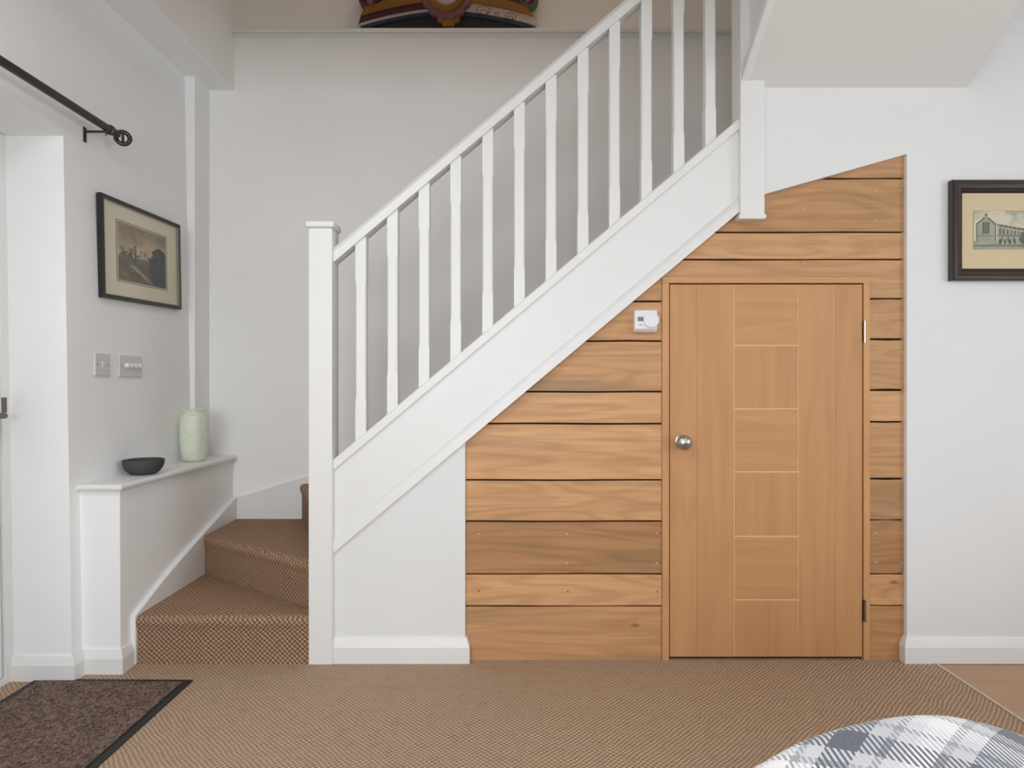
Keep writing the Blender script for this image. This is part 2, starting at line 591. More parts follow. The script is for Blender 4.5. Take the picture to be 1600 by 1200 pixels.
# rest of the room behind the camera
struct(MB().box(3.25, 3.5, -2.9, -0.6, -0.06, TOP).box(3.25, 3.5, 1.0, YB + 0.3, -0.06, TOP).box(3.25, 3.5, -0.6, 1.0, -0.06, 0.75).box(3.25, 3.5, -0.6, 1.0, 2.05, TOP).build('wall_side', M['wall']), 'white side wall out of view to the right', 'wall')
mb = MB()
mb.box(-2.0, -1.6, -2.95, -2.7, 0, 2.7).box(0.1, 1.15, -2.95, -2.7, 0, 2.7).box(2.85, 3.5, -2.95, -2.7, 0, 2.7)
mb.box(-1.6, 0.1, -2.95, -2.7, 0, 0.7).box(1.15, 2.85, -2.95, -2.7, 0, 0.7)
mb.box(-1.6, 0.1, -2.95, -2.7, 2.2, 2.7).box(1.15, 2.85, -2.95, -2.7, 2.2, 2.7)
struct(mb.build('wall_rear', M['wall']), 'white wall with two windows behind the viewpoint', 'wall')
for i, x0 in enumerate((-1.6, 1.15)):
    wnd = MB().box(x0, x0 + 0.05, -2.93, -2.86, 0.7, 2.2).box(x0 + 1.65, x0 + 1.7, -2.93, -2.86, 0.7, 2.2)
    wnd.box(x0 + 0.05, x0 + 1.65, -2.93, -2.86, 0.7, 0.75).box(x0 + 0.05, x0 + 1.65, -2.93, -2.86, 2.15, 2.2).box(x0 + 0.825, x0 + 0.875, -2.93, -2.86, 0.75, 2.15)
    wo = struct(wnd.build('window_%d' % (i + 1), M['trim']), 'white framed window in the wall behind the viewpoint', 'window')
    MB().box(x0 + 0.05, x0 + 0.825, -2.9, -2.894, 0.75, 2.15).build('pane', M['glass'], wo)
    MB().box(x0 + 0.875, x0 + 1.65, -2.9, -2.894, 0.75, 2.15).build('pane', M['glass'], wo)
wnd = MB().box(3.40, 3.46, -0.6, -0.55, 0.75, 2.05).box(3.40, 3.46, 0.95, 1.0, 0.75, 2.05).box(3.40, 3.46, -0.55, 0.95, 0.75, 0.80).box(3.40, 3.46, -0.55, 0.95, 2.0, 2.05).box(3.40, 3.46, 0.175, 0.225, 0.80, 2.0)  # unseen window, added along with the light from the right
wo = struct(wnd.build('window_3', M['trim']), 'white framed window in the right-hand side wall out of view', 'window')
MB().box(3.42, 3.426, -0.55, 0.175, 0.8, 2.0).build('pane', M['glass'], wo)
MB().box(3.42, 3.426, 0.225, 0.95, 0.8, 2.0).build('pane', M['glass'], wo)
mb = MB().box(-2.0, 3.3, -2.9, 1.95, CEIL, 2.7).box(1.74, 3.3, 1.95, YW, 2.56, 2.7)
struct(mb.build('ceiling', M['ceil']), 'white ceiling of the hall, ending at the open stairwell', 'ceiling')
mb = MB().box(-1.6, 3.3, 1.7, 3.6, TOP, TOP + 0.15)
struct(mb.build('ceiling_stairwell', M['ceil']), 'high ceiling above the open stairwell', 'ceiling')
mb = MB().box(-1.6, 3.3, 1.85, 1.95, 2.7, TOP)
struct(mb.build('wall_landing', M['wall']), 'upper wall above the hall ceiling facing the stairwell', 'wall')

# sloping soffit under the upper flight
S2 = 0.635
zs = lambda Y: 2.167 + S2 * (YW - Y)
yf = 1.94
mb = MB().prism([(YW, zs(YW)), (yf, zs(yf)), (yf, zs(yf) + 0.06), (YW, zs(YW) + 0.06)], 0.878, 1.712, 'x')
so = struct(mb.build('ceiling_soffit', M['ceil'], None), 'sloping white soffit under the upper flight of stairs', 'soffit')
mb = MB().box(1.700, 1.74, 1.95, YW, 2.3, 2.7)
MB().prism([(YW, zs(YW) + 0.002), (yf, zs(yf) + 0.002), (yf, 2.68), (YW, 2.68)], 1.68, 1.712, 'x').build('soffit_side', M['ceil'], so)

# boxed ledge at the foot of the stair
LZ = 0.686
mb = MB()
mb.add([(lx(0) - 0.01, 2.327, 0), (-1.423, 2.327, 0), (-1.430, YB, 0), (lx(0) - 0.01, YB, 0),
        (lx(.66) - 0.01, 2.327, LZ - 0.024), (-1.426, 2.327, LZ - 0.024), (-1.433, YB, LZ - 0.024), (lx(.66) - 0.01, YB, LZ - 0.024)],
       [(0, 3, 2, 1), (4, 5, 6, 7), (0, 1, 5, 4), (1, 2, 6, 5), (2, 3, 7, 6), (3, 0, 4, 7)])
struct(mb.build('wall_low', M['wall_l'], None, 0.004, 2), 'low boxed white wall beside the bottom stair treads', 'wall')
sh = MB().box(lx(.68) - 0.004, -1.409, 2.306, YB - 0.002, LZ - 0.024, LZ).build('trim_3', M['trim'], None, 0.010, 4)
struct(sh, 'white round-edged shelf board capping the low boxed wall', 'shelf')


# skirtings ------------------------------------------------------
def skirt(name, pts, h, label, th=0.017, ends=True):
    """profile swept along floor polyline pts (room side on the right of travel = -normal)"""
    prof = [(0, 0), (th, 0), (th, h * 0.64), (th * 0.42, h * 0.96), (th * 0.30, h), (0, h)]
    rs = []
    n = len(pts)
    for i, p in enumerate(pts):
        P = Vector(p)
        d = []
        if i > 0: d.append((P - Vector(pts[i - 1])).normalized())
        if i < n - 1: d.append((Vector(pts[i + 1]) - P).normalized())
        ns = [Vector((q.y, -q.x)) for q in d]
        if len(ns) == 2:
            m_ = (ns[0] + ns[1]).normalized()
            m_ = m_ / max(0.3, m_.dot(ns[0]))
        else:
            m_ = ns[0]
        rs.append([(P.x + m_.x * o, P.y + m_.y * o, z) for o, z in prof])
    o = MB().rings(rs).build(name, M['trim'], None, smooth=8)
    struct(o, label, 'skirting')
    return o


skirt('baseboard_left', [(-1.785, YR), (lx(0) + 0.002, YR), (lx(0) + 0.002, 2.327), (-1.423, 2.327), (-1.426, 2.388)], 0.086,
      'white skirting stepping round the pier and the low boxed wall')
skirt('baseboard_centre', [(X(522, YW), YW), (X(727, YW), YW), (X(727, YW), YW + 0.03)], 0.094, 'short white skirting under the stair beside the newel post')
skirt('baseboard_right', [(xr, YW + 0.03), (xr, YW), (3.25, YW)], 0.094, 'white skirting along the right-hand wall')

# left entrance door --------------------------------------------
dr = empty('door_1', (-1.78, 1.7, 0))
struct(dr, 'white painted entrance door at the extreme left edge', 'door')
def dbox(name, x0, x1, y0, y1, z0, z1, mat, par, bev=0.002):
    mbx = MB().box(x0, x1, y0, y1, z0, z1)
    mbx.v = [(x + 0.0165 * (1.9 - z), y, z) for x, y, z in mbx.v]  # door sheared like the left wall, imitating lens distortion
    mbx.v = [(x + 1.78, y - 1.7, z) for x, y, z in mbx.v]
    return mbx.build(name, mat, par, bev, 2)
dbox('jamb', -1.86, -1.797, 2.236, YR + 0.001, 0, 1.93, M['trim'], dr)
dbox('jamb', -1.86, -1.797, 1.15, 1.186, 0, 2.06, M['trim'], dr)
dbox('head', -1.86, -1.797, 1.186, 2.236, 1.905, 1.95, M['trim'], dr)
dbox('sill', -1.86, -1.797, 1.186, 2.236, 0, 0.022, M['trim'], dr)
leaf = dbox('leaf', -1.85, -1.806, 1.190, 2.230, 0.026, 1.900, M['trim'], dr)
for (a0, a1, z0, z1) in ((1.30, 1.66, 0.2, 0.85), (1.76, 2.12, 0.2, 0.85), (1.30, 1.66, 1.0, 1.78), (1.76, 2.12, 1.0, 1.78)):
    mbx = MB().box(-1.808, -1.801, a0, a1, z0, z1)
    mbx.v = [(x + 0.0165 * (1.9 - z) + 1.78, y - 1.7, z) for x, y, z in mbx.v]
    mbx.build('raised_panel', M['trim'], leaf, 0.004, 2)
dbox('strike_plate', -1.800, -1.7965, 2.236, 2.258, 0.948, 1.002, M['steel_d'], dr, 0.0008)
mbx = MB().box(-1.806, -1.800, 2.175, 2.215, 0.80, 1.02).tube((-1.80, 2.195, 0.94), (-1.755, 2.195, 0.94), 0.010).tube((-1.757, 2.20, 0.94), (-1.757, 2.07, 0.936), 0.009)
mbx.v = [(x + 0.0155 + 1.78, y - 1.7, z) for x, y, z in mbx.v]
tag(mbx.build('lever_handle', M['steel_d'], leaf, smooth=30), 'dull metal lever handle')

mbx = MB().box(-2.05, -1.865, 1.0, 2.3, -0.06, 2.1)
struct(mbx.build('wall_porch', M['wall']), 'outer face of the wall behind the entrance door', 'wall')

# ------------------------------------------------------------------ cladding
A0 = (523, 862.7)
yA = lambda px: A0[1] - SL * (px - A0[0]) + (px - 523) * 0.0022       # bottom line of the stringer (pixels in the plane of the planks)


def clip(poly, a, b):
    """keep the part of poly left of the directed line a->b"""
    out = []
    s = lambda p: (b[0] - a[0]) * (p[1] - a[1]) - (b[1] - a[1]) * (p[0] - a[0])
    for i in range(len(poly)):
        p, q = poly[i], poly[(i + 1) % len(poly)]
        sp_, sq = s(p), s(q)
        if sp_ >= 0: out.append(p)
        if (sp_ > 0 > sq) or (sp_ < 0 < sq):
            t_ = sp_ / (sp_ - sq)
            out.append((p[0] + t_ * (q[0] - p[0]), p[1] + t_ * (q[1] - p[1])))
    return out


clad = empty('oak_cladding', (X(1070, YP), YP + 0.03, 0))
tag(clad, 'reclaimed oak plank cladding under the stairs round the small door', 'cladding')
ORG = Vector((X(1070, YP), YP + 0.03, 0))


def pix(p, Y=YP):
    return (X(p[0], Y), Z(p[1], Y))


def clip_region(poly):
    # stringer line (planks run 3 px up behind it) and the plaster edge above
    la, lb = pix((1400, yA(1400) - 3)), pix((523, yA(523) - 3))
    poly = clip(poly, lb, la) if False else clip(poly, la, lb)
    if not poly: return poly
    return clip(poly, pix((1417, 240.5)), pix((1197, 302.5)))


DOW = {}
def plank(px0, px1, y0, y1, tint, dowels=(), notch=None, mat='plank', dm='dowel'):
    g = 1.3
    rect = [(px0, y1 - g), (px1, y1 - g), (px1, y0 + g), (px0, y0 + g)]
    if notch:
        # U-shaped plank round the head of the door frame
        nx0, nx1, ny, yl, yr2 = notch
        rect = [(px0, yl - g), (nx0, yl - g), (nx0, ny), (nx1, ny), (nx1, yr2 - g), (px1, yr2 - g), (px1, y0 + g), (px0, y0 + g)]
    poly = [pix(p) for p in rect]
    poly = clip_region(poly)
    if len(poly) < 3: return
    # uneven sawn edges
    res = []
    for i in range(len(poly)):
        p, q = poly[i], poly[(i + 1) % len(poly)]
        res.append(p)
        L = abs(q[0] - p[0])
        if abs(q[1] - p[1]) < 1e-6 and L > 0.1:
            n = int(L / 0.05)
            ph = random.uniform(0, 6)
            amp = 0.0012 if L > 0.2 else 0.0022
            for k in range(1, n):
                t_ = k / n
                res.append((p[0] + t_ * (q[0] - p[0]), p[1] + amp * math.sin(math.pi * t_) * math.sin(ph + 5 * t_)))
    dy = random.uniform(-0.0015, 0.0015)
    res = [(x - ORG.x, z) for x, z in res]
    o = MB().prism(res, YP + dy - ORG.y, YP + 0.020 - ORG.y).build('plank', M[mat], clad, 0.0012, 1)
    o.color = (tint[0], tint[1], tint[2], 1)
    for (dx, dyy) in dowels:
        wx, wz = pix((dx, dyy))
        me = DOW.get(dm)
        if me is None:
            d = MB().lathe([(0.0036, 0.0), (0.0036, -0.001), (0.002, -0.0016)], seg=10, axis='y').build('dowel', M[dm], o)
            DOW[dm] = d.data
        else:
            d = link('dowel', me, None, o)
        d.location = (wx - ORG.x, YP + dy - ORG.y, wz)
    return o


L0, L1, R0, R1 = 727.5, 1034, 1358.5, 1414.5
h = (1.0, 1.0, 1.0)
# top run
plank(1100, R1, 225, 279, (0.84, 0.82, 0.80), [(1343, 266), (1407, 258)])
plank(1100, R1, 279, 363, (0.80, 0.77, 0.74), [(1147, 352), (1256, 326), (1368, 298), (1407, 297), (1368, 345), (1407, 345)])
plank(1040, R1, 363, 405.5, (0.96, 0.95, 0.92), [(1146, 385), (1256, 384), (1367, 384), (1408, 385)])
plank(990, R1, 405.5, 469, (0.88, 0.85, 0.81), [(1074, 412), (1256, 411), (1391, 419)], notch=(1034, 1358.5, 432.5, 471, 467))
rows_l = [471, 533, 612, 662, 750, 814.5, 897, 947, 1037]
rows_r = [467, 530, 609.5, 659, 748, 812.5, 897, 946, 1037]
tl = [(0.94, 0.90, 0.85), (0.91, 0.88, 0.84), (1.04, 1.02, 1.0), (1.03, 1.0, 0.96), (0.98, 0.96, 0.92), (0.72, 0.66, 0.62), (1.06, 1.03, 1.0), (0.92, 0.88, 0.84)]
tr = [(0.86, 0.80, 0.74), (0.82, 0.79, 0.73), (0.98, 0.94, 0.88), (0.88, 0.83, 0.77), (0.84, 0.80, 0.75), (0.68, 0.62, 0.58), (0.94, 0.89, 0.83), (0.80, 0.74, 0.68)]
dl = {1: [(1024, 595)], 5: [(748, 834), (886, 834), (1026, 833), (886, 880), (1026, 880)], 6: [(748, 923), (887, 924), (1027, 924)]}
drr = {0: [(1368, 499), (1407, 505)], 1: [(1408, 550)], 2: [(1374, 640), (1405, 640)], 5: [(1368, 833), (1409, 833), (1368, 879), (1409, 879)]}
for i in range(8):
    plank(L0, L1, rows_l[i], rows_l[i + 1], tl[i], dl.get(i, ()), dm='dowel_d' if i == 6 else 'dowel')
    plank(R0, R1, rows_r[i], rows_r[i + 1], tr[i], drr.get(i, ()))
# dark sheet added behind the planks to give the shade in the joints
bp = clip_region([pix((726.8, 1040)), pix((1416.5, 1040)), pix((1416.5, 235)), pix((726.8, 235))])
MB().prism([(x - ORG.x, z) for x, z in bp], YP + 0.0215 - ORG.y, YP + 0.035 - ORG.y).build('backing_board', M['dark_void'], clad)

# small cupboard door --------------------------------------------
do = empty('door_2', (X(1196, YP), YP + 0.02, 0))
struct(do, 'low honey-coloured oak cupboard door set in the plank cladding', 'door')
DO = Vector(do.location)


def dpx(name, p0, p1, q0, q1, y0, y1, mat, par, bev=0.001, tint=None, org=DO):
    Y = YP
    o = MB().box(X(p0, Y) - org.x, X(p1, Y) - org.x, y0 - org.y, y1 - org.y, max(0.0, Z(q1, Y)), Z(q0, Y)).build(name, mat, par, bev, 2)
    if tint: o.color = tint + (1,)
    return o


fr = (1.04, 1.04, 1.02)
dpx('frame_jamb', 1034.3, 1045, 442.6, 1032, YP - 0.005, YP + 0.03, M['oak_v'], do, 0.0012, fr)
dpx('frame_jamb', 1348.6, 1358.3, 442.6, 1032, YP - 0.005, YP + 0.03, M['oak_v'], do, 0.0012, fr)
dpx('frame_head', 1034.3, 1358.3, 432.8, 442.6, YP - 0.005, YP + 0.03, M['oak_h'], do, 0.0012, fr)
dpx('stop_recess', 1045.2, 1348.4, 442.8, 1031.5, YP + 0.019, YP + 0.0212, M['dark_void'], do, 0)
lf = dpx('leaf', 1047.0, 1346.8, 444.6, 1026, YP + 0.0010, YP + 0.018, M['groove'], do, 0.001)
y0, y1 = YP - 0.001, YP + 0.0009
for a_, b_2 in ((1047.0, 1088.2), (1088.35, 1146.9)):
    dpx('stile', a_, b_2, 444.6, 1026, y0, y1, M['oak_v'], lf, 0.0006, (1.0, 0.985, 0.96) if a_ < 1080 else (0.985, 0.97, 0.95))
for a_, b_2 in ((1248.6, 1305.2), (1305.35, 1346.8)):
    dpx('stile', a_, b_2, 444.6, 1026, y0, y1, M['oak_v'], lf, 0.0006, (0.985, 0.97, 0.95) if a_ < 1300 else (0.965, 0.95, 0.93))
cuts = [444.6, 539.6, 638.4, 737.2, 838.0, 937.2, 1026]
for i in range(6):
    a_ = cuts[i] + (0 if i == 0 else 0.9)
    b_2 = cuts[i + 1] - (0 if i == 5 else 0.9)
    dpx('panel', 1148.3, 1247.2, a_, b_2, y0, y1, M['oak_h'] if i % 2 == 0 else M['oak_v'], lf, 0.0010,
        (1.0, 0.98, 0.95) if i % 2 == 0 else (0.975, 0.955, 0.925))
kn = MB().lathe([(0.0245, 0.0), (0.0245, -0.003), (0.021, -0.006), (0.011, -0.0075), (0.0095, -0.014), (0.0105, -0.018), (0.017, -0.022),
                 (0.0235, -0.029), (0.026, -0.037), (0.0255, -0.044), (0.022, -0.051), (0.015, -0.056), (0.006, -0.0585), (0.001, -0.059)], seg=40, axis='y')
kx, kz = pix((1064.5, 690))
kn.v = [(x * 1.07 + kx - DO.x, y * 1.05 + YP - 0.001 - DO.y, z * 1.07 + kz) for x, y, z in kn.v]
tag(kn.build('knob', M['steel'], lf, smooth=40), 'round satin metal knob')
for hy, mt in ((518.5, 'steel'), (953.5, 'steel_d')):
    hx, hz = pix((1349.6, hy))
    mbh = MB()
    for k in range(3):
        z0 = hz - 0.040 + k * 0.0268
        mbh.tube((hx - DO.x, YP - 0.0065 - DO.y, z0), (hx - DO.x, YP - 0.0065 - DO.y, z0 + 0.0262), 0.0047, 14)
    mbh.tube((hx - DO.x, YP - 0.0065 - DO.y, hz - 0.042), (hx - DO.x, YP - 0.0065 - DO.y, hz + 0.042), 0.0028, 10)
    mbh.box(hx - 0.003 - DO.x, hx + 0.003 - DO.x, YP - 0.006 - DO.y, YP + 0.004 - DO.y, hz - 0.040, hz + 0.040)
    mbh.build('hinge', M[mt], do, smooth=30)

# thermostat ------------------------------------------------------
tx, tz = pix((1007, 502.5))
th = empty('thermostat', (tx, YP - 0.0015, tz))
tag(th, 'white room thermostat with a round dial on the planks', 'thermostat')
b1 = MB().prism([(-0.0435, 0.042), (0.0435, 0.042), (0.0435, -0.042), (-0.0435, -0.042)], -0.012, 0.0)
b1.build('back_case', M['plastic'], th, 0.003, 3)
s_ = 0.00240
front = MB()
front.add([(-0.0435, -0.012, -0.042), (0.0435, -0.012, -0.042), (0.0435, -0.012, 0.042), (-0.0435, -0.012, 0.042),
           (-0.0425, -0.027, -0.030), (0.0425, -0.027, -0.030), (0.0425, -0.027, 0.040), (-0.0425, -0.027, 0.040)],
          [(0, 1, 5, 4), (1, 2, 6, 5), (2, 3, 7, 6), (3, 0, 4, 7), (4, 5, 6, 7), (3, 2, 1, 0)])
front.build('front_case', M['plastic'], th, 0.003, 3)
MB().lathe([(0.0295, -0.024), (0.0295, -0.032), (0.0275, -0.0345), (0.001, -0.035)], c=(0.0195, 0, 0.003), seg=48, axis='y').build('dial', M['plastic'], th, smooth=35)
MB().box(-0.0315, -0.0105, -0.0275, -0.0265, -0.001, 0.015).build('display', M['lcd'], th)
mbt = MB()
for k in range(3):
    mbt.box(-0.0275 + k * 0.0042, -0.0245 + k * 0.0042, -0.0275, -0.0268, -0.0175, -0.0145 + 0.001 * (k % 2))
mbt.build('marking', M['inkgrey'], th)

# ------------------------------------------------------------------ staircase
st = empty('staircase', (-0.716, 2.43, 0))
SO = Vector(st.location)
tag(st, 'white painted winder staircase with balustrade and brown sisal carpet', 'staircase')


def sb(mb, name, mat, par=None, bevel=0, seg=2, smooth=None):
    mb.v = [(x - SO.x, y - SO.y, z) for x, y, z in mb.v]
    return mb.build(name, mat, par or st, bevel, seg, smooth)


YC = YN + 0.0455
W = M['trim']
# newels
nx0, nx1 = X(482, YN), X(519, YN)
nw = sb(MB().box(nx0, nx1, YN, YN + 0.0905, 0, Z(356, YN)), 'newel_post', W, None, 0.003, 2)
sb(MB().box(nx0 - 0.011, nx1 + 0.009, YN - 0.011, YN + 0.1005, Z(356, YN), Z(345.2, YN)), 'newel_cap', W, nw, 0.009, 4)
ux0, ux1 = X(1157, YN), X(1195, YN)
nu = sb(MB().box(ux0, ux1, YN, YN + 0.0905, Z(335, YN), 3.2), 'newel_post', W, None, 0.003, 2)
sb(MB().box(ux0 - 0.006, ux1 + 0.005, YN - 0.006, YN + 0.096, Z(342.5, YN), Z(334.5, YN)), 'newel_cap', W, nu, 0.005, 3)


def sweep(name, prof, p0, p1, mat=W, par=None, bevel=0, smooth=25):
    """prof: (y offset, vertical offset) points, swept straight between two (x, z) points"""
    rs = [[(p[0], YC + dy, p[1] + dz) for dy, dz in prof] for p in (p0, p1)]
    return sb(MB().rings(rs), name, mat, par, bevel, 2, smooth)


# handrail
YH = YC - 0.031
ha, hb = (X(519, YH), Z(411.2, YH)), (X(1157, YH), Z(-132, YH))
sweep('handrail', [(-0.031, 0.0), (-0.031, 0.036), (-0.027, 0.045), (-0.021, 0.054), (-0.010, 0.064), (0, 0.067), (0.010, 0.064), (0.021, 0.054), (0.027, 0.045), (0.031, 0.036), (0.031, 0)],
      ha, hb)
# base rail, stringer, moulding
YBR = YC - 0.031
ra, rb = (X(519, YBR), Z(736.2, YBR)), (X(1157, YBR), Z(199.5, YBR))
br = sweep('base_rail', [(-0.031, 0), (-0.031, 0.034), (-0.027, 0.040), (0.031, 0.040), (0.031, 0)], ra, rb)
YS_ = YC - 0.019
def yCr(px): return 736.5 - SL * (px - 519)
p = lambda px, py, Y: (X(px, Y), Z(py, Y))
a0, a1 = p(519, yCr(519), YS_), p(1157, 199.5, YS_)
b0, b1 = p(519, yA(519) - 1, YS_), p(1157, yA(1157) - 1, YS_)
string = sb(MB().prism([b0, b1, a1, a0], YC - 0.019, YC + 0.019), 'stringer', W, None)
YM = YC - 0.034
m0, m1 = p(519.5, yA(519.5), YM), p(1155, yA(1155), YM)
sweep('stringer_moulding', [(-0.034, 0), (-0.034, 0.034), (-0.031, 0.043), (-0.024, 0.052), (-0.0195, 0.058), (-0.0195, 0)], m0, m1, W, string)
# balusters
BX = [563.5, 613, 662.5, 712, 762, 811.5, 861, 911, 960.5, 1010.5, 1061, 1110.5]
hw = 0.0205
for bx in BX:
    x = X(bx, YC - hw)
    zb = EYE + (600 - (736.2 - SL * (bx - 519) - 6)) / 1000 * YBR
    zt_ = EYE + (600 - (411.2 - 0.8513 * (bx - 519) - 5)) / 1000 * YH
    rs = []
    for z, hh, ch in ((zb, hw, 0.0008), (zb + 0.150, hw, 0.0008), (zb + 0.172, hw - 0.0010, 0.0042), (zt_ - 0.185, hw - 0.0010, 0.0042), (zt_ - 0.163, hw, 0.0008), (zt_, hw, 0.0008)):
        c_ = hh - ch
        rs.append([(x + q[0], YC + q[1], z) for q in ((-c_, -hh), (c_, -hh), (hh, -c_), (hh, c_), (c_, hh), (-c_, hh), (-hh, c_), (-hh, -c_))])
    sb(MB().rings(rs), 'baluster', W)

# carpeted steps
XL = -1.405
YF = YB - 0.018
RISE = 0.18


def step(poly, ztop, zbot):
    a_, b_2 = Vector(poly[0]), Vector(poly[1])
    d = (b_2 - a_).normalized()
    n_ = Vector((-d.y, d.x))
    cen = sum((Vector(q) for q in poly), Vector((0, 0))) / len(poly)
    if n_.dot(cen - a_) < 0: n_ = -n_
    rs = []
    for z, off in ((zbot, 0.0), (ztop - 0.060, 0.001), (ztop - 0.045, -0.003), (ztop - 0.033, -0.008), (ztop - 0.022, -0.010), (ztop - 0.012, -0.007), (ztop - 0.004, 0.002), (ztop - 0.001, 0.010), (ztop, 0.020)):
        ring = []
        for i, q in enumerate(poly):
            w_ = off if i < 2 else 0
            ring.append((q[0] + n_.x * w_, q[1] + n_.y * w_, z))
        rs.append(ring)
    return sb(MB().rings(rs), 'carpeted_step', M['stair_carpet'], None, 0, 2, 50)


step([(XL, 2.400), (-0.7605, 2.400), (-0.7605, 2.462), (XL, 2.925)], RISE, 0)
step([(XL, 2.927), (-0.7605, 2.464), (-0.735, 2.4825), (-1.074, 3.268), (XL, 3.268)], 2 * RISE, 0)
step([(-1.0735, 3.268), (-0.731, 2.4825), (-0.641, 2.4825), (-0.641, 3.268)], 3 * RISE, 0)
G = 0.2135
for n_i in range(4, 12):
    xs = -0.64 + (n_i - 4) * G
    step([(xs, 3.268), (xs, 2.4565), (xs + G - 0.001, 2.4565), (xs + G - 0.001, 3.268)], n_i * RISE, n_i * RISE - 0.30)

# wall stringers
sb(MB().prism([(2.39, 0), (3.268, 0), (3.268, 0.473), (2.90, 0.360), (2.70, 0.298), (2.532, 0.238), (2.44, 0.201), (2.39, 0.183)], -1.4315, -1.4055, 'x'),
   'wall_stringer', W, None, 0.003, 2)
sb(MB().prism([(-1.431, 0.0), (-0.9, 0.0), (-0.6, 0.45), (1.2, 1.97), (1.2, 2.45), (-0.9, 0.625), (-1.42, 0.463)], YB - 0.017, YB), 'wall_stringer', W, None, 0.003, 2)
# upper flight string over the soffit
sb(MB().prism([(YN, zs(YN) + 0.004), (1.955, zs(1.955) + 0.004), (1.955, 2.68), (YN, 2.68)], 0.886, 0.915, 'x'), 'upper_stringer', W)
sb(MB().prism([(YN - 0.001, zs(YN) - 0.002), (1.955, zs(1.955) - 0.002), (1.955, zs(1.955) + 0.045), (YN - 0.001, zs(YN) + 0.045)], 0.856, 0.885, 'x'), 'upper_moulding', W, None, 0.006, 3)

# ------------------------------------------------------------------ things on the left
# curtain rail
XRD = -1.515
cr_ = empty('curtain_rail', (XRD, 2.38, 2.0))
tag(cr_, 'gunmetal curtain pole with ring-shaped finial above the door recess', 'curtain pole')
zr = lambda Y: EYE + (600 - (203 - 0.628 * (172 - (800 + XRD / Y * 1000)))) / 1000 * Y
zrod = zr(2.41)
mbx = MB().tube((0, 1.0 - 2.38, zrod - 2.0), (0, 2.415 - 2.38, zrod - 2.0), 0.0140, 20)
mbx.build('pole', M['gun'], cr_, smooth=40)
mbx = MB().lathe([(0.0150, 2.405), (0.0185, 2.407), (0.0185, 2.419), (0.0125, 2.422), (0.0110, 2.430), (0.0145, 2.440), (0.0150, 2.452), (0.0100, 2.462), (0.006, 2.468)], seg=24, axis='y')
mbx.v = [(x, y - 2.38, z + zrod - 2.0) for x, y, z in mbx.v]
fin = mbx.build('finial', M['gun'], cr_, smooth=40)
rc = (0, 2.492 - 2.38, zrod - 2.0)
fr_ = MB().torus((0, 0, 0), 0.0235, 0.0085, 'y', 40, 14).build('finial_ring', M['gun'], fin, smooth=60)
fr_.location = rc
fr_.rotation_euler = (0, 0, 0.50)
fb_ = MB().torus((0, 0, 0), 0.0215, 0.0040, 'x', 40, 10).build('finial_band', M['gun'], fin, smooth=60)
fb_.location = rc
fb_.rotation_euler = (0, 0, 0.50)
yb = 2.385
xw = lx(2.0) - XRD
mbx = MB().box(xw, xw + 0.004, yb - 2.38 - 0.008, yb - 2.38 + 0.008, -0.05, 0.006)
mbx.box(xw, 0.004, yb - 2.38 - 0.005, yb - 2.38 + 0.005, zrod - 2.0 - 0.021, zrod - 2.0 - 0.014)
mbx.tube((0.002, yb - 2.38, zrod - 2.0 - 0.032), (0.002, yb - 2.38, zrod - 2.0 - 0.012), 0.003, 8)
mbx.build('bracket', M['gun'], cr_, 0.001, 1)


def hash2(i, j, s=0):
    v = math.sin(i * 127.1 + j * 311.7 + s * 74.7) * 43758.5453
    return v - math.floor(v)


def vnoise(x, y, s=0):
    xi, yi = math.floor(x), math.floor(y)
    fx, fy = x - xi, y - yi
    fx, fy = fx * fx * (3 - 2 * fx), fy * fy * (3 - 2 * fy)
    a_, b_2 = hash2(xi, yi, s), hash2(xi + 1, yi, s)
    c_, d_ = hash2(xi, yi + 1, s), hash2(xi + 1, yi + 1, s)
    return (a_ * (1 - fx) + b_2 * fx) * (1 - fy) + (c_ * (1 - fx) + d_ * fx) * fy


def fbm(x, y, s=0):
    return 0.55 * vnoise(x, y, s) + 0.28 * vnoise(2 * x, 2 * y, s + 1) + 0.17 * vnoise(4 * x, 4 * y, s + 2)


def mixl(a, b, t):
    t = max(0, min(1, t))
    return [a[k] * (1 - t) + b[k] * t for k in range(3)]


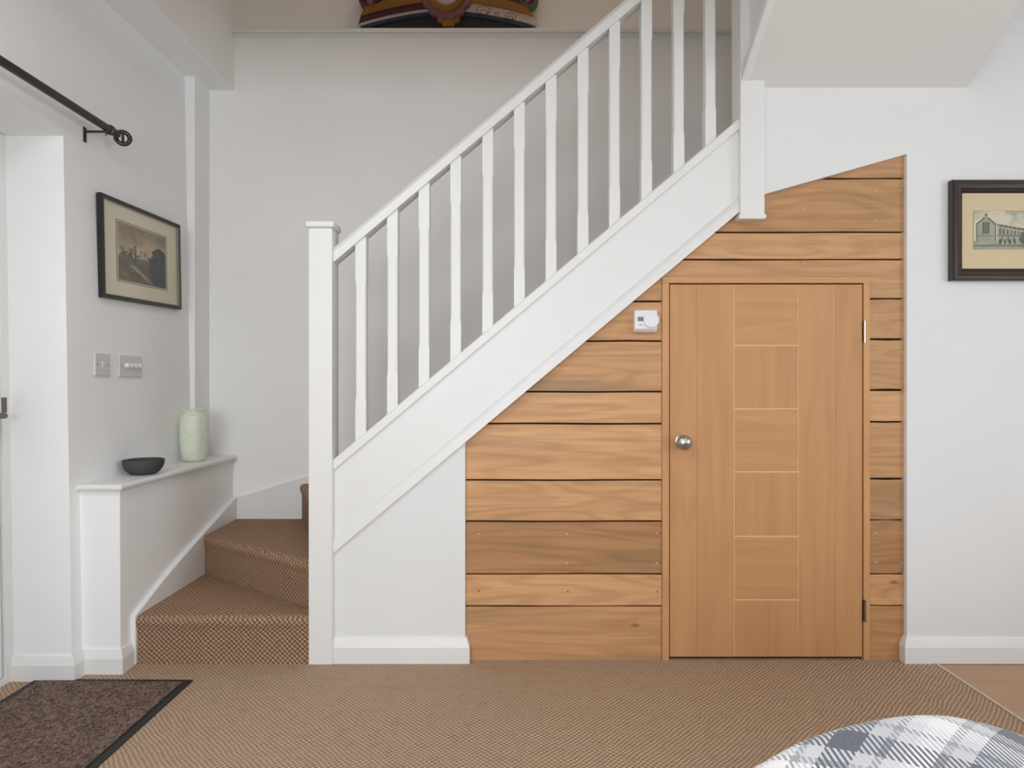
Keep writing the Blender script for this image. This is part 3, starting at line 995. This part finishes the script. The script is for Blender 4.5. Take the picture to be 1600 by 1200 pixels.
def ruins(u, v):
    """aquatint of a ruined castle among trees"""
    if u < 0.02 or u > 0.98 or v < 0.025 or v > 0.975: return (196, 184, 160)
    n = fbm(u * 7, v * 7, 3)
    sky = mixl((206, 186, 158), (150, 136, 120), (v - 0.5) * 2.2 + (n - 0.5) * 1.1)
    col = sky
    hz = 0.42
    if v < hz:
        col = mixl((140, 128, 108), (104, 98, 88), (n - 0.3) * 1.8 + (0.3 - v))
        # winding path
        pc = 0.10 + (hz - v) * 1.55
        if abs(u - pc) < 0.05 + 0.05 * (hz - v): col = mixl(col, (182, 170, 146), 0.75)
    # castle walls
    for x0, x1, top in ((0.05, 0.12, .60), (0.12, 0.22, .55), (0.22, 0.30, .61), (0.31, 0.36, .67), (0.36, 0.42, .52), (0.43, 0.48, .62), (0.50, 0.56, .60), (0.57, 0.60, .56), (0.60, 0.66, .50)):
        jag = 0.03 * hash2(int(u * 60), 1)
        if x0 < u < x1 and hz - 0.08 < v < top - jag:
            c_ = (104, 108, 106) if x0 < 0.3 or 0.3 < x0 < 0.37 else (150, 144, 130)
            col = mixl(c_, (196, 186, 166), 0.75 if (hash2(int(u * 46), int(v * 40), 5) > 0.72) else 0.12 * n)
    # bushes at the foot of the walls
    if hz - 0.14 + 0.05 * n < v < hz + 0.06 * n and u < 0.66: col = mixl(col, (112, 114, 104), 0.7)
    # tree mass on the right
    r = math.hypot((u - 0.84) / 0.24, (v - 0.36) / 0.33) + (fbm(u * 14, v * 14, 9) - 0.5) * 0.7
    if r < 1: col = mixl((72, 78, 84), (104, 108, 106), fbm(u * 22, v * 22, 4) * 1.1)
    if v < 0.22 and u > 0.5: col = mixl(col, (84, 88, 90), 0.75 * min(1, (u - 0.5) * 4))
    return mixl(col, (90, 84, 76), 0.10 * hash2(int(u * 120), int(v * 80)))


def college(u, v):
    """engraving of a long gothic building with a gabled end"""
    if u < 0.006 or v > 0.985 or v < 0.012 or u > 0.994: return (150, 148, 128)
    n = fbm(u * 14, v * 6, 2)
    col = mixl((216, 206, 182), (168, 168, 152), (n - 0.42) * 3.0 * (1 if v > 0.5 else 0) + (v - 0.8) * 1.2)
    if v < 0.22:
        col = mixl((140, 142, 126), (180, 176, 154), fbm(u * 20, v * 40, 3) * 1.2)
        if v < 0.14 and hash2(0, int(v * 60), 3) > 0.4: col = mixl(col, (96, 102, 92), 0.6)
    ln = (92, 98, 90)
    if 0.03 < u < 0.24 and v >= 0.20:                                     # gable end
        gy = 0.66 + 0.22 * (1 - abs(u - 0.135) / 0.105)
        if abs(u - 0.135) < 0.015: gy += 0.05
        if v < gy:
            col = mixl((176, 172, 150), (150, 150, 134), n)
            if v > gy - 0.05: col = ln
            if 0.095 < u < 0.175 and 0.40 < v < 0.70: col = (86, 94, 88) if int(u * 160) % 3 else (140, 142, 130)
            if 0.34 < v < 0.36 or u < 0.045 or u > 0.226: col = ln
    if 0.25 < u < 0.62 and v >= 0.20:                                     # long wing in perspective
        tp = 0.66 - (u - 0.25) * 0.42
        if v < tp:
            col = mixl((190, 184, 160), (160, 158, 140), n)
            if v > tp - 0.06: col = (96, 100, 90) if int(u * 90) % 4 else (150, 148, 130)
            ph = (u - 0.25) * 26
            if 0.38 < v < tp - 0.10 and (ph % 1) > 0.45: col = (104, 110, 102)
            if 0.345 < v < 0.365: col = ln
            if v < 0.33 and (ph % 1.6) > 1.0: col = (112, 116, 104)
    if 0.62 <= u < 0.95 and v >= 0.20:
        tp = 0.56 + 0.05 * math.sin(u * 40) - 0.3 * abs(u - 0.66)
        if v < tp: col = mixl((170, 164, 130), (126, 130, 112), n * 1.3)
    if math.hypot((u - 0.54) / 0.055, (v - 0.30) / 0.18) < 0.8 + 0.5 * hash2(int(u * 160), int(v * 60)): col = (88, 96, 86)
    for k in range(4):                                                     # little figures
        if abs(u - (0.28 + 0.05 * k)) < 0.010 and 0.14 < v < 0.27: col = (70, 76, 72)
    return mixl(col, (90, 92, 84), 0.12 * hash2(int(u * 150), int(v * 70)))


def frame_part(W_, H_, prof, name, mat, par):
    """mitred moulding. prof: (inset from outer edge, y)"""
    rs = []
    for sx, sz in ((-1, -1), (1, -1), (1, 1), (-1, 1)):
        rs.append([(sx * (W_ / 2 - i_), y_, sz * (H_ / 2 - i_)) for i_, y_ in prof])
    return MB().rings(rs, closed=True).build(name, mat, par, smooth=25)


# framed aquatint on the left wall
pz = 1.590
p1 = empty('framed_print', (lx(pz) + 0.004, 2.733, pz), math.pi / 2)
p1.rotation_euler = (0, -0.033, math.pi / 2)
tag(p1, 'thin black framed aquatint of castle ruins on the left wall', 'picture')
FW, FH = 0.580, 0.398
frame_part(FW, FH, [(0.0, 0.0), (0.0, -0.019), (0.003, -0.021), (0.012, -0.021), (0.0135, -0.017), (0.0135, 0.0)], 'frame', M['blackwood'], p1)
frame_part(FW - 0.027, FH - 0.027, [(0, -0.005), (0, -0.016), (0.002, -0.017), (0.0045, -0.014), (0.0045, -0.005)], 'slip', M['silver'], p1)
MB().box(-FW / 2 + 0.012, FW / 2 - 0.012, -0.008, -0.002, -FH / 2 + 0.012, FH / 2 - 0.012).build('mount', M['mat1'], p1)
frame_part(0.372, 0.246, [(0, -0.0081), (0, -0.0088), (0.0016, -0.0088), (0.0016, -0.0081)], 'ruled_line', M['blackwood'], p1)
paint_grid('print', 0.366, 0.240, 120, 80, ruins, M['print'], p1, y=-0.0086)

# framed engraving on the right wall
Yf = YW - 0.032
px0, px1 = 1490, 1490 + 226
cxp, czp = X((px0 + px1) / 2, Yf), Z(358.7, Yf)
p2 = empty('framed_engraving', (cxp, YW - 0.001, czp))
tag(p2, 'heavy dark brown framed engraving of a gothic building, cut by right edge', 'picture')
FW, FH = 226 * 0.001 * Yf, 157 * 0.001 * Yf
frame_part(FW, FH, [(0.0, 0.0), (0.0, -0.026), (0.004, -0.032), (0.014, -0.033), (0.020, -0.029), (0.030, -0.026), (0.034, -0.020), (0.034, 0.0)], 'frame', M['bronze'], p2)
frame_part(FW + 0.0012, FH + 0.0012, [(0.0, -0.001), (0.0, -0.025), (0.0006, -0.025), (0.0006, -0.001)], 'frame_side', M['charcoal'], p2)
frame_part(FW - 0.068, FH - 0.068, [(0, -0.006), (0, -0.021), (0.004, -0.019), (0.010, -0.014), (0.0115, -0.011), (0.0115, -0.006)], 'slip', M['blackwood'], p2)
MB().box(-FW / 2 + 0.03, FW / 2 - 0.03, -0.010, -0.003, -FH / 2 + 0.03, FH / 2 - 0.03).build('mount', M['mat2'], p2)
PW = FW - 2 * 0.0365 * Yf + 0.0
paint_grid('print', PW, 0.1460, 170, 66, college, M['print'], p2, y=-0.0106, cz=0.003)

# switches
def on_wall(name, Y, z, label, cat):
    o = empty(name, (lx(z) + 0.0005, Y, z), math.pi / 2)
    tag(o, label, cat)
    return o


s1 = on_wall('light_switch', X(0, 1) * 0 + 2.457, 1.123, 'single white rocker light switch left of the dimmer', 'switch')
MB().box(-0.045, 0.045, -0.0085, 0, -0.043, 0.043).build('plate', M['plate'], s1, 0.002, 3)
rk = MB().prism([(-0.0085, -0.013), (-0.0120, 0.013), (-0.006, 0.013), (-0.006, -0.013)], -0.006, 0.006, 'x')
rk.build('rocker', M['plastic'], s1, 0.0006, 2)
for sx in (-0.031, 0.031):
    MB().lathe([(0.0028, -0.008), (0.0028, -0.0091), (0.001, -0.0089)], c=(sx, 0, 0), seg=12, axis='y').build('screw', M['inkgrey'], s1)
s2 = on_wall('dimmer_switch', 2.640, 1.122, 'wide white four-knob dimmer switch on the left wall', 'switch')
MB().box(-0.078, 0.078, -0.0085, 0, -0.0435, 0.0435).build('plate', M['plate'], s2, 0.002, 3)
for k in range(4):
    MB().lathe([(0.0095, -0.008), (0.0095, -0.021), (0.008, -0.0235), (0.001, -0.024)], c=(-0.038 + k * 0.0275, 0, 0.002), seg=24, axis='y').build('dimmer_knob', M['plastic'], s2, smooth=35)
for sx in (-0.062, 0.070):
    MB().lathe([(0.0028, -0.008), (0.0028, -0.0091), (0.001, -0.0089)], c=(sx, 0, 0), seg=12, axis='y').build('screw', M['inkgrey'], s2)

# vase
va = empty('vase', (-1.500, 3.02, LZ + 0.0005), 0.35)
tag(va, 'tall pale celadon green vase on the shelf board', 'vase')
prof = [(0.040, 0.0), (0.048, 0.004), (0.053, 0.014), (0.0585, 0.05), (0.0615, 0.10), (0.0625, 0.14), (0.0615, 0.185), (0.058, 0.203), (0.0575, 0.208),
        (0.052, 0.219), (0.0445, 0.224), (0.0435, 0.230), (0.047, 0.238), (0.048, 0.242), (0.0455, 0.243), (0.0415, 0.238), (0.040, 0.225), (0.050, 0.20), (0.052, 0.10), (0.035, 0.01), (0.001, 0.008)]
rs = []
for r, hgt in prof:
    ring = []
    k8 = 0.4 if hgt < 0.205 else 0.05
    for i in range(48):
        a_ = 2 * math.pi * i / 48
        fac = math.cos(math.pi / 8) / math.cos(((a_ + math.pi / 8) % (math.pi / 4)) - math.pi / 8)
        rr = r * (1 - k8 + k8 * fac * 1.03)
        ring.append((rr * math.cos(a_), rr * math.sin(a_), hgt))
    rs.append(ring)
MB().rings(rs).build('body', M['celadon'], va, smooth=50)

# bowl
bo = MB().lathe([(0.040, 0.0), (0.047, 0.002), (0.058, 0.010), (0.069, 0.024), (0.0745, 0.040), (0.0755, 0.054), (0.0745, 0.0585), (0.068, 0.0590), (0.0655, 0.056),
                 (0.060, 0.040), (0.050, 0.026), (0.030, 0.018), (0.001, 0.016)], seg=56).build('bowl', M['stone'], None, smooth=50)
bo.location = (-1.487, 2.583, LZ + 0.0005)
tag(bo, 'dark grey stone bowl on the shelf board nearest the door', 'bowl')

# ------------------------------------------------------------------ doormat
dm = empty('doormat', (-1.41, 1.93, 0.0005), math.radians(-0.7))
tag(dm, 'dark brown doormat with a black rubber edge inside the door', 'doormat')
MB().box(-0.280, 0.280, -0.37, 0.335, 0, 0.0045).build('rubber_edge', M['rubber'], dm, 0.002, 2)
MB().box(-0.253, 0.253, -0.345, 0.309, 0.0045, 0.0095).build('pile', M['pile'], dm, 0.002, 2)

# ------------------------------------------------------------------ carved ornament on the ledge
YO = 3.285
def ox(px): return X(px, YO)
def oz(py): return Z(py, YO)
zo = zt + 0.0006
orn = empty('carved_ornament', (ox(698), YO + 0.02, zo))
OO = Vector(orn.location)
tag(orn, 'painted carved ornament with gold medallion on the stairwell ledge', 'ornament')
cm = {k: plain('ornament_' + k, lin(*c), 0.55, var=0.35, bscale=80, bstr=0.4) for k, c in {
    'gold': (156, 106, 34), 'purple': (80, 42, 50), 'cream': (206, 190, 178), 'blue': (34, 64, 92), 'dark': (30, 34, 36), 'red': (120, 44, 52), 'pink': (150, 98, 104), 'white': (214, 206, 190), 'green': (110, 122, 104)}.items()}


def ob(mb, name, mat, par=None, **kw):
    mb.v = [(x - OO.x, y - OO.y, z - OO.z) for x, y, z in mb.v]
    return mb.build(name, mat, par or orn, **kw)


def curve(ye, yp, w, n=20, x0=-1.0, x1=1.0):
    out = []
    for i in range(n + 1):
        t_ = x0 + (x1 - x0) * i / n
        out.append((ox(698 + t_ * w), max(zo, oz(ye - (ye - yp) * (1 - abs(t_) ** 1.7)))))
    return out


def band(name, lo, hi, y0, y1, mat, side=None):
    x0, x1 = {None: (-1, 1), 'l': (-1, 0), 'r': (0, 1)}[side]
    A_, B_ = curve(*lo, x0=x0, x1=x1), curve(*hi, x0=x0, x1=x1)
    mb = MB()
    for i in range(len(A_) - 1):
        mb.prism([A_[i], A_[i + 1], B_[i + 1], B_[i]], y0, y1)
    bm2 = ob(mb, name, mat)
    m_ = bm2.data
    b3 = bmesh.new(); b3.from_mesh(m_)
    bmesh.ops.remove_doubles(b3, verts=b3.verts, dist=0.00005)
    # drop the inner walls between slices
    seen = {}
    for fc in list(b3.faces):
        k = tuple(sorted(v_.index for v_ in fc.verts))
        seen.setdefault(k, []).append(fc)
    dead = [fc for v_ in seen.values() if len(v_) > 1 for fc in v_]
    bmesh.ops.delete(b3, geom=dead, context='FACES')
    b3.to_mesh(m_); b3.free()
    return bm2


band('base_panel', (42, 42, 127), (43, 22, 127), YO + 0.006, YO + 0.052, cm['dark'])
band('blue_band', (43, 23, 124), (41, 17, 134), YO - 0.002, YO + 0.052, cm['blue'])
band('white_edge', (41, 17.5, 134), (38.5, 13.5, 138), YO - 0.007, YO + 0.052, cm['cream'], 'l')
band('purple_band', (38.5, 13.5, 138), (27, 3, 134), YO - 0.005, YO + 0.052, cm['purple'], 'l')
sc_b = band('cream_band', (40.5, 17.5, 140), (24, 2, 135), YO - 0.005, YO + 0.052, cm['cream'], 'r')
band('gold_band', (27, 2.8, 134.5), (12, -12, 126), YO - 0.012, YO + 0.052, cm['gold'])
band('upper_panel', (12, -12, 124), (-42, -70, 92), YO, YO + 0.05, cm['purple'])
band('crest', (-42, -70, 92), (-52, -88, 88), YO - 0.010, YO + 0.05, cm['gold'])
# brush scrolls on the cream band
for (cx_, cy_, r_) in ((755, 17, 8.5), (756, 20, 4.5), (797, 27, 7.5), (797, 29, 3.6), (776, 22, 3.0)):
    ob(MB().torus((ox(cx_), YO - 0.0055, oz(cy_)), r_ * 0.00328, 0.0014, 'y', 24, 6, 1.25, 0.75), 'scroll', cm['red'], sc_b, smooth=60)
# carved rosettes at the shoulders
for cx_, cy_, r_, ma, mi in ((582, -7, 23, 'red', 'dark'), (826, -3, 15.5, 'green', 'red')):
    c_ = (ox(cx_), YO + 0.01, oz(cy_))
    R_ = r_ * 0.00328
    ro = ob(MB().lathe([(R_, 0.03), (R_, -0.012), (R_ * 0.85, -0.022), (R_ * 0.66, -0.020), (0.001, -0.016)], c=c_, seg=32, axis='y'), 'rosette', cm[ma], smooth=40)
    for k in range(7):
        a_ = k * 2 * math.pi / 7
        ob(MB().lathe([(0.001, -0.036), (R_ * 0.2, -0.033), (R_ * 0.27, -0.024), (R_ * 0.2, -0.015)], c=(c_[0] + R_ * 0.47 * math.cos(a_), c_[1], c_[2] + R_ * 0.47 * math.sin(a_)), seg=12, axis='y'),
           'petal', cm['pink' if k % 2 else mi], ro, smooth=50)
mc = (ox(698.5), YO - 0.012, Z(-12, YO - 0.028))
K2 = 0.00328
rs = []
for yy, sc2 in ((0.04, 1.0), (-0.006, 1.0), (-0.014, 0.94), (-0.014, 0.72)):
    rs.append([(mc[0] + 39 * K2 * sc2 * (1 + 0.042 * math.cos(14 * 2 * math.pi * i / 128)) * math.cos(2 * math.pi * i / 128), mc[1] + yy,
                mc[2] + 39 * K2 * sc2 * (1 + 0.042 * math.cos(14 * 2 * math.pi * i / 128)) * math.sin(2 * math.pi * i / 128)) for i in range(128)])
med = ob(MB().rings(rs), 'medallion', cm['pink'], smooth=40)
ob(MB().torus((mc[0], mc[1] - 0.014, mc[2]), 25.0 * K2, 5.6 * K2, 'y', 64, 12), 'gold_ring', cm['gold'], med, smooth=60)
ob(MB().lathe([(19.8 * K2, 0.0), (19.8 * K2, -0.017), (15 * K2, -0.022), (0.001, -0.026)], c=mc, seg=40, axis='y'), 'boss', cm['white'], med, smooth=40)
g = MB()
cr_pts = [(684, 24), (682, 30), (685, 35), (690, 33.5), (691, 40.5), (710, 40.5), (711, 33.5), (716, 35), (719, 30), (717, 24)]
g.prism([(X(a_, YO - 0.01), max(zo + 0.001, Z(b_2, YO - 0.01))) for a_, b_2 in cr_pts], YO - 0.012, YO + 0.02)
ob(g, 'gold_crest', cm['gold'], bevel=0.004, seg=3)

# ------------------------------------------------------------------ sofa and plaid throw
sf = empty('sofa', (0.85, 0.62, 0))
tag(sf, 'teal upholstered sofa end under the plaid throw, bottom right corner', 'sofa')
FX = Vector((0.85, 0.62, 0))
def fb(mb, name, mat, bevel, seg=5):
    mb.v = [(x - FX.x, y - FX.y, z) for x, y, z in mb.v]
    return mb.build(name, mat, sf, bevel, seg, 60)
fb(MB().box(0.25, 1.35, 0.20, 0.955, 0.10, 0.425), 'arm', M['teal'], 0.07)
fb(MB().box(1.10, 1.45, -0.9, 0.93, 0.10, 0.70), 'back', M['teal'], 0.06)
fb(MB().box(0.30, 1.12, -0.9, 0.22, 0.10, 0.40), 'seat', M['teal'], 0.05)
for lx_, ly_ in ((0.30, 0.90), (1.36, 0.86), (0.38, -0.82), (1.36, -0.82)):
    fb(MB().lathe([(0.018, 0.001), (0.024, 0.10)], c=(lx_, ly_, 0), seg=16), 'leg', M['blackwood'], 0)


def crest(x):
    T = [(.20, .42), (.245, .445), (.31, .479), (.376, .510), (.442, .535), (.508, .555), (.564, .567), (.602, .570), (.64, .567), (.686, .556), (.752, .535), (.83, .508), (.9, .48)]
    s = 0
    for k in range(-4, 5):                      # table smoothed over 2 cm either side
        q = min(.899, max(.201, x + k * .005))
        for (a, fa), (b, fb_) in zip(T, T[1:]):
            if a <= q <= b:
                s += fa + (fb_ - fa) * (q - a) / (b - a)
                break
    return s / 9


def throw():
    nx, ny = 90, 110
    vs, uv = [], []
    for j in range(ny + 1):
        for i in range(nx + 1):
            u = i / nx
            s = j / ny                                # from near the camera (0) over the far edge and down (1)
            x = 0.245 + u * 0.585
            xb = x + 0.012 * math.sin(7 * s + 2)
            top = crest(x) + 0.004 * math.sin(26 * x + 3 * s) * (1 - s)
            yfar = 0.972 - 0.16 * max(0, 0.42 - x)
            L = s * 0.98
            r = 0.055
            flat = yfar - r - 0.30
            if L < flat:
                y, z = 0.30 + L, top - 0.02 * (1 - L / flat) ** 2
            elif L < flat + r * math.pi / 2:
                a = (L - flat) / r
                y, z = yfar - r + r * math.sin(a), top - r + r * math.cos(a)
            else:
                d = L - flat - r * math.pi / 2
                y, z = yfar + 0.02 * math.sin(x * 30) * min(1, d * 5) + 0.04 * d, top - r - d
            vs.append((xb, y, z))
            uv.append((x, 0.30 + L))
    fs = [(j * (nx + 1) + i, j * (nx + 1) + i + 1, (j + 1) * (nx + 1) + i + 1, (j + 1) * (nx + 1) + i) for j in range(ny) for i in range(nx)]
    me = bpy.data.meshes.new('throw_blanket')
    me.from_pydata(vs, [], fs)
    ul = me.uv_layers.new(name='UVMap')
    for lp in me.loops:
        ul.data[lp.index].uv = uv[lp.vertex_index]
    me.polygons.foreach_set('use_smooth', [True] * len(me.polygons))
    o = link('throw_blanket', me, M['plaid'])
    md = o.modifiers.new('thick', 'SOLIDIFY')
    md.thickness = 0.008
    md.offset = -1
    tag(o, 'grey and white plaid wool throw draped over the sofa end', 'throw')


throw()
